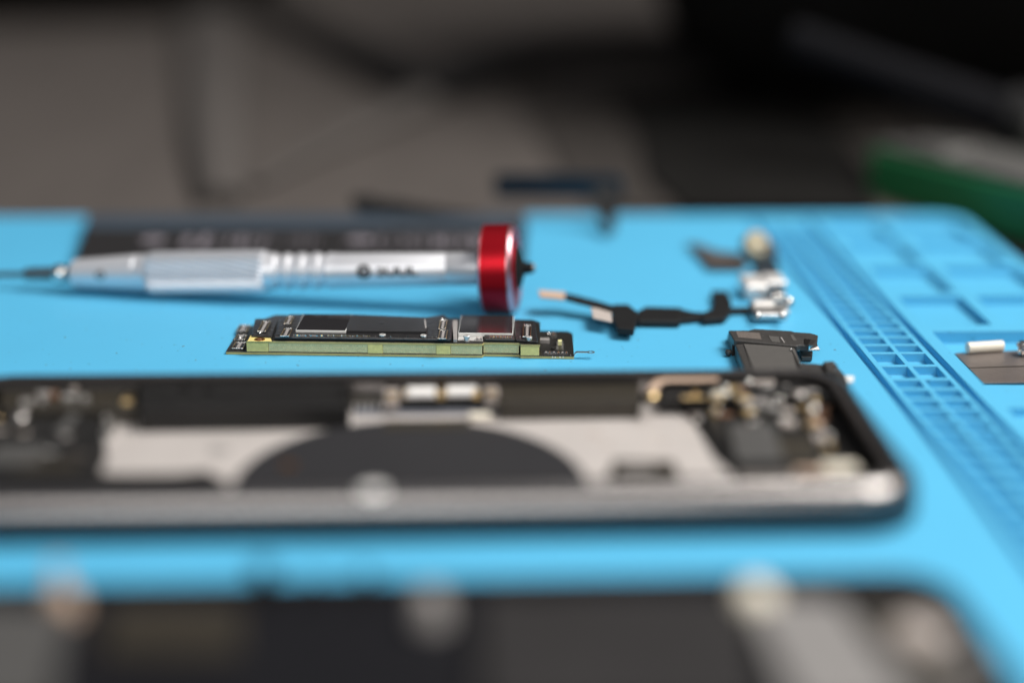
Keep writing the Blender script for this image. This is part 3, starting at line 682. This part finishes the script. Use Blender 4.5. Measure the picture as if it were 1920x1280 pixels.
# silver socket body
def cbox(px0, px1, pyf, z0, z1, dep, name, m, bev=.03, par=None):
    a = G(px0, pyf, z0); b = G(px1, pyf, z0); return MB().box(a.x, b.x, a.y, a.y+dep, z0, z1).build(name, M[m], par or cp, bevel=bev, seg=3)
cbox(1412, 1476, 602, .01, .10, .5, 'socket_base', 'satin'); soc = cbox(1414, 1472, 600, .10, .24, .45, 'socket_shell', 'satin', .04)
cbox(1424, 1462, 597.5, .12, .21, .02, 'socket_mouth', 'flex_brown', .004, soc)
for px in (1421, 1467):
    q = G(px, 590, .28); MB().lathe([(-.06,.075),(0,.07),(.04,.05),(.06,0)], 18, q).build('screw_dome', M['silver'], cp, smooth=True, ang=80)
def pbox(px0, px1, pyb, pyf, z1, z0, name, m, bev=.03):
    a = G(px0, pyf, z1); b = G(px1, pyf, z1); c = G(px0, pyb, z1)
    return MB().box(a.x, b.x, a.y, c.y, z0, z1).build(name, M[m], cp, bevel=bev, seg=3)
pbox(1398, 1441, 512, 534, .38, .04, 'port_housing', 'silver_matte', .09)
pbox(1437, 1477, 510, 527, .44, .25, 'port_housing', 'silver_matte', .07)
pbox(1413, 1452, 560, 567, .30, .20, 'socket_bar', 'silver_matte', .04)
pbox(1413, 1482, 568, 583, .23, .08, 'socket_block', 'satin', .03)
q = G(1480, 562, .34); MB().lathe([(-.15,.09),(0,.09),(.05,.05),(.06,0)], 18, q).build('screw_dome', M['silver'], cp, smooth=True, ang=80)
for px in (1451, 1460, 1469):
    q = G(px, 553, .33); MB().lathe([(-.2,.055),(0,.055),(.03,.03),(.04,0)], 14, q).build('contact_pin', M['silver'], cp, smooth=True, ang=80)
cpoly([(1440,562),(1474,562),(1470,538),(1442,538)], .03, .2, 'pin_bed', M['ink'])
# vibration motor/second flex behind
mo = thing('round_module', G(1420, 490, 0), 'pale gold round phone module with brown grey flex tail standing behind the silver socket', 'phone module')
q = G(1420, 468, .35)
ax2 = Vector((.25, -.75, .5)).normalized()
MB().lathe([(-.28,.28),(-.26,.31),(0,.31),(.03,.27),(.03,.18),(.0,.16),(.0,0)], 36, q+Vector((0,0,.16)), ax2).build('round_can', mat('pale_gold', (.34,.30,.21), .5, .5, var=.15, scale=300), mo, smooth=True, ang=30)
MB().box(q.x-.05, q.x+.45, q.y-.1, q.y+.5, .01, .45).build('holder', M['flex_brown'], mo, bevel=.06)
def mpoly(pts, z0, z1, name, m, bevel=.01): return MB().prism([tuple(G(x, y, z1)[:2]) for x, y in pts], z0, z1).build(name, m, mo, bevel=bevel)
mpoly([(1284,456),(1308,456),(1345,470),(1395,475),(1400,500),(1330,500),(1315,482),(1302,466)], .1, .14, 'flex_tail', M['flex_brown'])
mpoly([(1415,506),(1462,506),(1458,490),(1412,490)], .02, .3, 'rubber_foot', M['flex_blue'], .04)

# ------------------------------------------------------------------ things in the mat's tray
tz = -.25
pl = thing('metal_plate', G(1880, 700, tz), 'thin brown grey metal plate with a crease lying in the mat\'s lower tray', 'metal plate')
a, b, c, d_ = G(1844,717.5,tz+.03), G(2060,714,tz+.08), G(2010,652,tz+.05), G(1790,662,tz+.02)
MB().hexa([a-Vector((0,0,.02)),b-Vector((0,0,.02)),c-Vector((0,0,.02)),d_-Vector((0,0,.02))],[a,b,c,d_]).build('sheet', M['plate'], pl, bevel=.004)
e1 = a.lerp(d_, .48); e2 = b.lerp(c, .48); e3 = a.lerp(d_, .50); e4 = b.lerp(c, .50)
up_ = Vector((0,0,.004)); MB().add([e1+up_, e2+up_, e4+up_, e3+up_, e1, e2, e4, e3], [(0,1,2,3),(4,5,1,0),(7,6,2,3)]).build('crease', M['dark_brown'], pl)
q0 = G(1814, 652, tz+.14); q1 = G(1879, 648, tz+.14)
rl = MB().tube([q0, q0.lerp(q1,.5), q1], .11, 20, 1).build('foam_roll', M['cream'], None, smooth=True, bevel=.02)
tag(rl, 'short cream coloured foam roll lying across the top of the metal plate', 'foam roll')
q = G(1912, 652, tz+.2)
wr = thing('coiled_spring', (q.x, q.y, tz+.05), 'tiny shiny coiled spring at the right edge beside the cream roll', 'spring')
pts = [(q.x+.02*k/6, q.y+.13*math.cos(k*.55), q.z+.13*math.sin(k*.55)) for k in range(40)]
MB().tube(pts, .028, 8).build('coil', M['silver'], wr, smooth=True)

# ------------------------------------------------------------------ display assembly in the foreground
DX1 = 6.95; dy1 = 19.5
ds = thing('display_assembly', (-1, 16.5, 0), 'black back side of a phone display assembly, blurred in the foreground', 'phone display')
dout = rrect(-9.6, DX1, 12.3, dy1, .8, 10)
MB().prism([p for p, n_ in dout], .01, .22).build('glass_panel', M['lcd_dark'], ds, bevel=.04)
MB().sweep(dout, [(-.1,.22),(-.1,.3),(-.22,.3),(-.22,.22)]).build('plastic_rim', M['dark_plastic'], ds)
def dpoly(pts, z0, z1, name, m, bevel=.02): return MB().prism([tuple(G(x, y, z1)[:2]) for x, y in pts], z0, z1).build(name, m, ds, bevel=bevel)
dpoly([(-200,1330),(-120,1135),(130,1135),(90,1330)], .22, .40, 'left_shield', M['grey_shield'])
dpoly([(190,1215),(210,1135),(455,1135),(450,1215)], .22, .38, 'driver_cover', M['dark_brown'])
dpoly([(900,1330),(905,1112),(1395,1112),(1430,1330)], .22, .40, 'back_film', M['lcd_back'])
dpoly([(1400,1118),(1570,1122),(1740,1330),(1500,1330)], .22, .46, 'metal_shield', M['display_shield'])
dpoly([(1590,1130),(1740,1130),(1850,1330),(1760,1330)], .22, .36, 'sensor_block', M['dark_brown'])
for px, py, r_, h_, mm in ((118,1105,.22,.55,'pad_beige'),(808,1108,.24,.66,'chip_grey'),(1418,1098,.30,.62,'cream'),(1725,1170,.4,.5,'pad'),(1800,1240,.25,.42,'chip_grey')):
    q = G(px, py, h_); MB().lathe([(0,r_),(h_-.32,r_*.9),(h_-.22,r_*.6),(h_-.22,0)], 24, (q.x, q.y, .22)).build('screw_post', M[mm], ds, smooth=True, ang=50)
for a, b, h_ in ((474,516,.78),(575,600,.6),(672,700,.68),(950,1050,.45)):
    A_ = G(a, 1120, .3); B_ = G(b, 1120, .3); MB().box(A_.x, B_.x, A_.y, A_.y+.05, .3, h_).build('flex_stub', M['flex_black'], ds, bevel=.01)
for px in (110,): q = G(px, 1060, .8); MB().tube([(q.x, q.y, .3), (q.x-.03, q.y, .6), q], .09, 10).build('post_pin', M['pad_beige'], ds, smooth=True)

# ------------------------------------------------------------------ background things on the desk
DZ = -.418
gb = thing('green_case', (14.5, 43.5, DZ), 'dark green plastic case with a grey lid standing beyond the mat\'s right corner', 'case')
ga = GY(1630, 280, 45.6); gbm = GY(1935, 326, 39.9)
fa = Vector((ga.x, 45.6)); fb = Vector((gbm.x, 39.9)); dv = (fb-fa); per = Vector((-dv.y, dv.x)).normalized()
fb2 = fa+dv*1.6
ztop = ga.z
quad = [fa, fb2, fb2+per*3.2, fa+per*3.2]
MB().prism([tuple(q) for q in quad], DZ+.01, ztop).build('body', M['green'], gb, bevel=.12, seg=3)
i_ = [fa+dv.normalized()*.1+per*.15, fb2+per*.15, fb2+per*3.0, fa+dv.normalized()*.1+per*3.0]
MB().prism([tuple(q) for q in i_], ztop+.001, ztop+.22).build('lid', M['grey_lid'], gb, bevel=.12, seg=3)  # window reflection on the case top, put in as a grey slab
MB().prism([tuple(q) for q in (fa+dv*.12+per*.5, fa+dv*.42+per*.4, fa+dv*.42+per*1.5, fa+dv*.12+per*1.6)], ztop+.221, ztop+.36).build('latch', M['satin'], gb, bevel=.08)
MB().prism([tuple(fa+per*.4-dv.normalized()*.05), tuple(fa+per*2.8-dv.normalized()*.05), tuple(fa+per*2.8-dv.normalized()*.35), tuple(fa+per*.4-dv.normalized()*.35)], DZ+.01, ztop+.1).build('end_panel', M['grey_lid'], gb, bevel=.06)
tag(MB().prism([(14.25,33),(30,33),(30,41),(19,45),(14.0,45),(13.6,42.2),(14.25,41)], DZ+.001, DZ+.009).build('black_sheet', M['black_fabric']), 'thin black sheet lying under the green case to the right of the mat', 'sheet')  # added sheet: its black darkens the desk beneath the case
# black soft tool bag: a lumpy rounded mass on the right
def blob(name, m, c, r_, seed, parent=None, amp=.12, flat=0.):
    bm = bmesh.new(); bmesh.ops.create_icosphere(bm, subdivisions=4, radius=1)
    rr = random.Random(seed); k = [(rr.uniform(1,4), rr.uniform(0,6), rr.uniform(1,4), rr.uniform(0,6)) for _ in range(4)]
    for v in bm.verts:
        d = v.co.normalized(); t = sum(math.sin(a*d.x*2+b)*math.sin(c_*d.y*2+d.z*2+e_) for a, b, c_, e_ in k)/4
        p = Vector((math.copysign(abs(d.x)**.85, d.x)*r_[0], math.copysign(abs(d.y)**.85, d.y)*r_[1], math.copysign(abs(d.z)**.85, d.z)*r_[2]))*(1+amp*t)
        p.z = max(p.z, -r_[2]*.9)
        v.co = (p+Vector((0,0,r_[2]*.9)))*S
    me = bpy.data.meshes.new(name); bm.to_mesh(me); bm.free(); me.materials.append(m)
    for p in me.polygons: p.use_smooth = True
    o = bpy.data.objects.new(name, me); C.objects.link(o); o.location = Vector(c)*S; return o
tag(blob('tool_bag', M['black_fabric'], (26.5, 66.5, DZ), (21, 17, 14), 3, amp=.15), 'large soft black tool bag heaped on the desk behind the green case', 'bag')
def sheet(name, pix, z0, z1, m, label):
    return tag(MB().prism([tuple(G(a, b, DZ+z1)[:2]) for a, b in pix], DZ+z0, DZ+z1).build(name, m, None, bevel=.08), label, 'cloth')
sheet('black_cloth', [(1285,388),(1215,330),(1190,240),(1130,170),(1500,160),(1620,300),(1640,392)], .16, .28, M['black_fabric'], 'flat black cloth spread just past the mat\'s far edge, left of the green case')  # added sheet: its black stands in for the shaded desk
sheet('brown_cloth', [(1120,388),(1060,330),(1010,250),(960,175),(1500,150),(1700,300),(1640,394)], .01, .13, mat('dark_brown_cloth', (.045, .04, .037), .9, var=.2, scale=60, bump=.3, spec=.05), 'flat dark brown cloth showing a strip left of the black cloth it lies under')  # added sheet: in-between brown grades the desk's fade into the dark
tag(blob('black_pouch', M['black_fabric'], (-27, 93, DZ), (21, 9, 7), 9, amp=.06), 'long black pouch at the back left of the desk above the brown desk cloth', 'pouch')
ht = thing('hand_tool', (13, 52, 0), 'dark grey round tool handle slanting down to a grey end cap over the green case', 'tool')
h0 = GY(1480, 75, 49); h1 = GY(1880, 218, 46); ha = (h1-h0).normalized(); hl = (h1-h0).length
MB().lathe([(0,.5),(.1,.62),(hl*.45,.62),(hl*.8,.7),(hl,.72)], 32, h0, ha).build('handle', mat('dark_grey_plastic', (.006,.006,.0075), .8, var=.1, spec=.08), ht, smooth=True)
MB().lathe([(hl+.01,.95),(hl+.3,1.0),(hl+.7,.95)], 32, h0, ha).build('collar', M['black_rubber'], ht, smooth=True)
MB().lathe([(hl+.71,.6),(hl+.9,.85),(hl+1.6,.85),(hl+1.8,.6)], 32, h0, ha).build('end_cap', M['grey_lid'], ht, smooth=True)
def cable(name, pix, z, r_, m, label):
    P2 = [G(a, b, DZ+z) for a, b in pix]; pts = []
    for i in range(len(P2)-1):
        p0 = P2[max(i-1,0)]; p1 = P2[i]; p2 = P2[i+1]; p3 = P2[min(i+2,len(P2)-1)]
        for k in range(8):
            t = k/8; pts.append(.5*((2*p1)+(p2-p0)*t+(2*p0-5*p1+4*p2-p3)*t*t+(3*p1-p0-3*p2+p3)*t**3))
    pts.append(P2[-1])
    return tag(MB().tube(pts, r_, 16, .6).build(name, m, None, smooth=True, ang=60), label, 'cable' if 'cable' in name else 'strap')
cable('black_cable', [(430,-30),(520,30),(640,90),(740,140),(810,165),(880,150),(980,118),(1100,92),(1250,80),(1400,110)], .5, .95, M['black_rubber'], 'thick black cable curving in a shallow V across the desk cloth')
cable('taupe_cable', [(395,40),(400,110),(402,190),(406,270),(410,330),(415,372)], .2, [1.5*(1-.6*i/40) for i in range(41)], M['taupe_cable'], 'dim taupe cable running straight away from the mat over the desk cloth')  # dim band on the desk, drawn as a tapering taupe tube
cable('taupe_strap', [(790,190),(720,225),(640,260),(560,300),(480,345)], .2, [.8*(1-.75*i/32) for i in range(33)], M['taupe_cable'], 'dim taupe strap running diagonally below the black cable')  # soft shadow band, put in as a tapering taupe tube

# ------------------------------------------------------------------ light
w = bpy.data.worlds.new('World'); sc.world = w; w.use_nodes = True; nt = w.node_tree; bg = nt.nodes['Background']
tc = nd(nt, 'ShaderNodeTexCoord'); sx = nd(nt, 'ShaderNodeSeparateXYZ'); nt.links.new(tc.outputs['Generated'], sx.inputs[0])
cr = nd(nt, 'ShaderNodeValToRGB'); nt.links.new(sx.outputs[2], cr.inputs[0])
el = cr.color_ramp.elements; el[0].position = .30; el[0].color = (.045, .045, .047, 1); el[1].position = .75; el[1].color = (.15, .155, .17, 1)
nt.links.new(cr.outputs[0], bg.inputs[0]); bg.inputs[1].default_value = 1.0
def area(name, loc, tgt, sx_, sy_, power, col=(1,1,1)):
    l = bpy.data.lights.new(name, 'AREA'); l.shape = 'RECTANGLE'; l.size = sx_*S; l.size_y = sy_*S; l.energy = power; l.color = col
    o = bpy.data.objects.new(name, l); C.objects.link(o); o.location = Vector(loc)*S
    o.rotation_euler = (Vector(tgt)-Vector(loc)).to_track_quat('-Z', 'Y').to_euler(); return o
area('window_light', (70, 22, 92), (2, 28, 0), 60, 55, 7.4, (1, .97, .92))
area('ceiling_light', (58, 32, 105), (0, 28, 0), 68, 60, 12, (1, .97, .93))
area('bench_lamp', (38, 5, 60), (4, 24, 0), 9, 9, 1.0, (1, .95, .87))
area('room_light', (-8, -55, 50), (0, 28, 0), 60, 40, 3.6, (1, .98, .95))

# ------------------------------------------------------------------ render settings
sc.render.engine = 'CYCLES'; sc.cycles.samples = 256; sc.cycles.use_denoising = True
sc.cycles.max_bounces = 6; sc.cycles.sample_clamp_indirect = 6
sc.render.resolution_x = 1024; sc.render.resolution_y = 682
vs_ = sc.view_settings; vs_.view_transform = 'Standard'; vs_.look = 'None'; vs_.exposure = 0; vs_.gamma = 1; vs_.use_curve_mapping = False
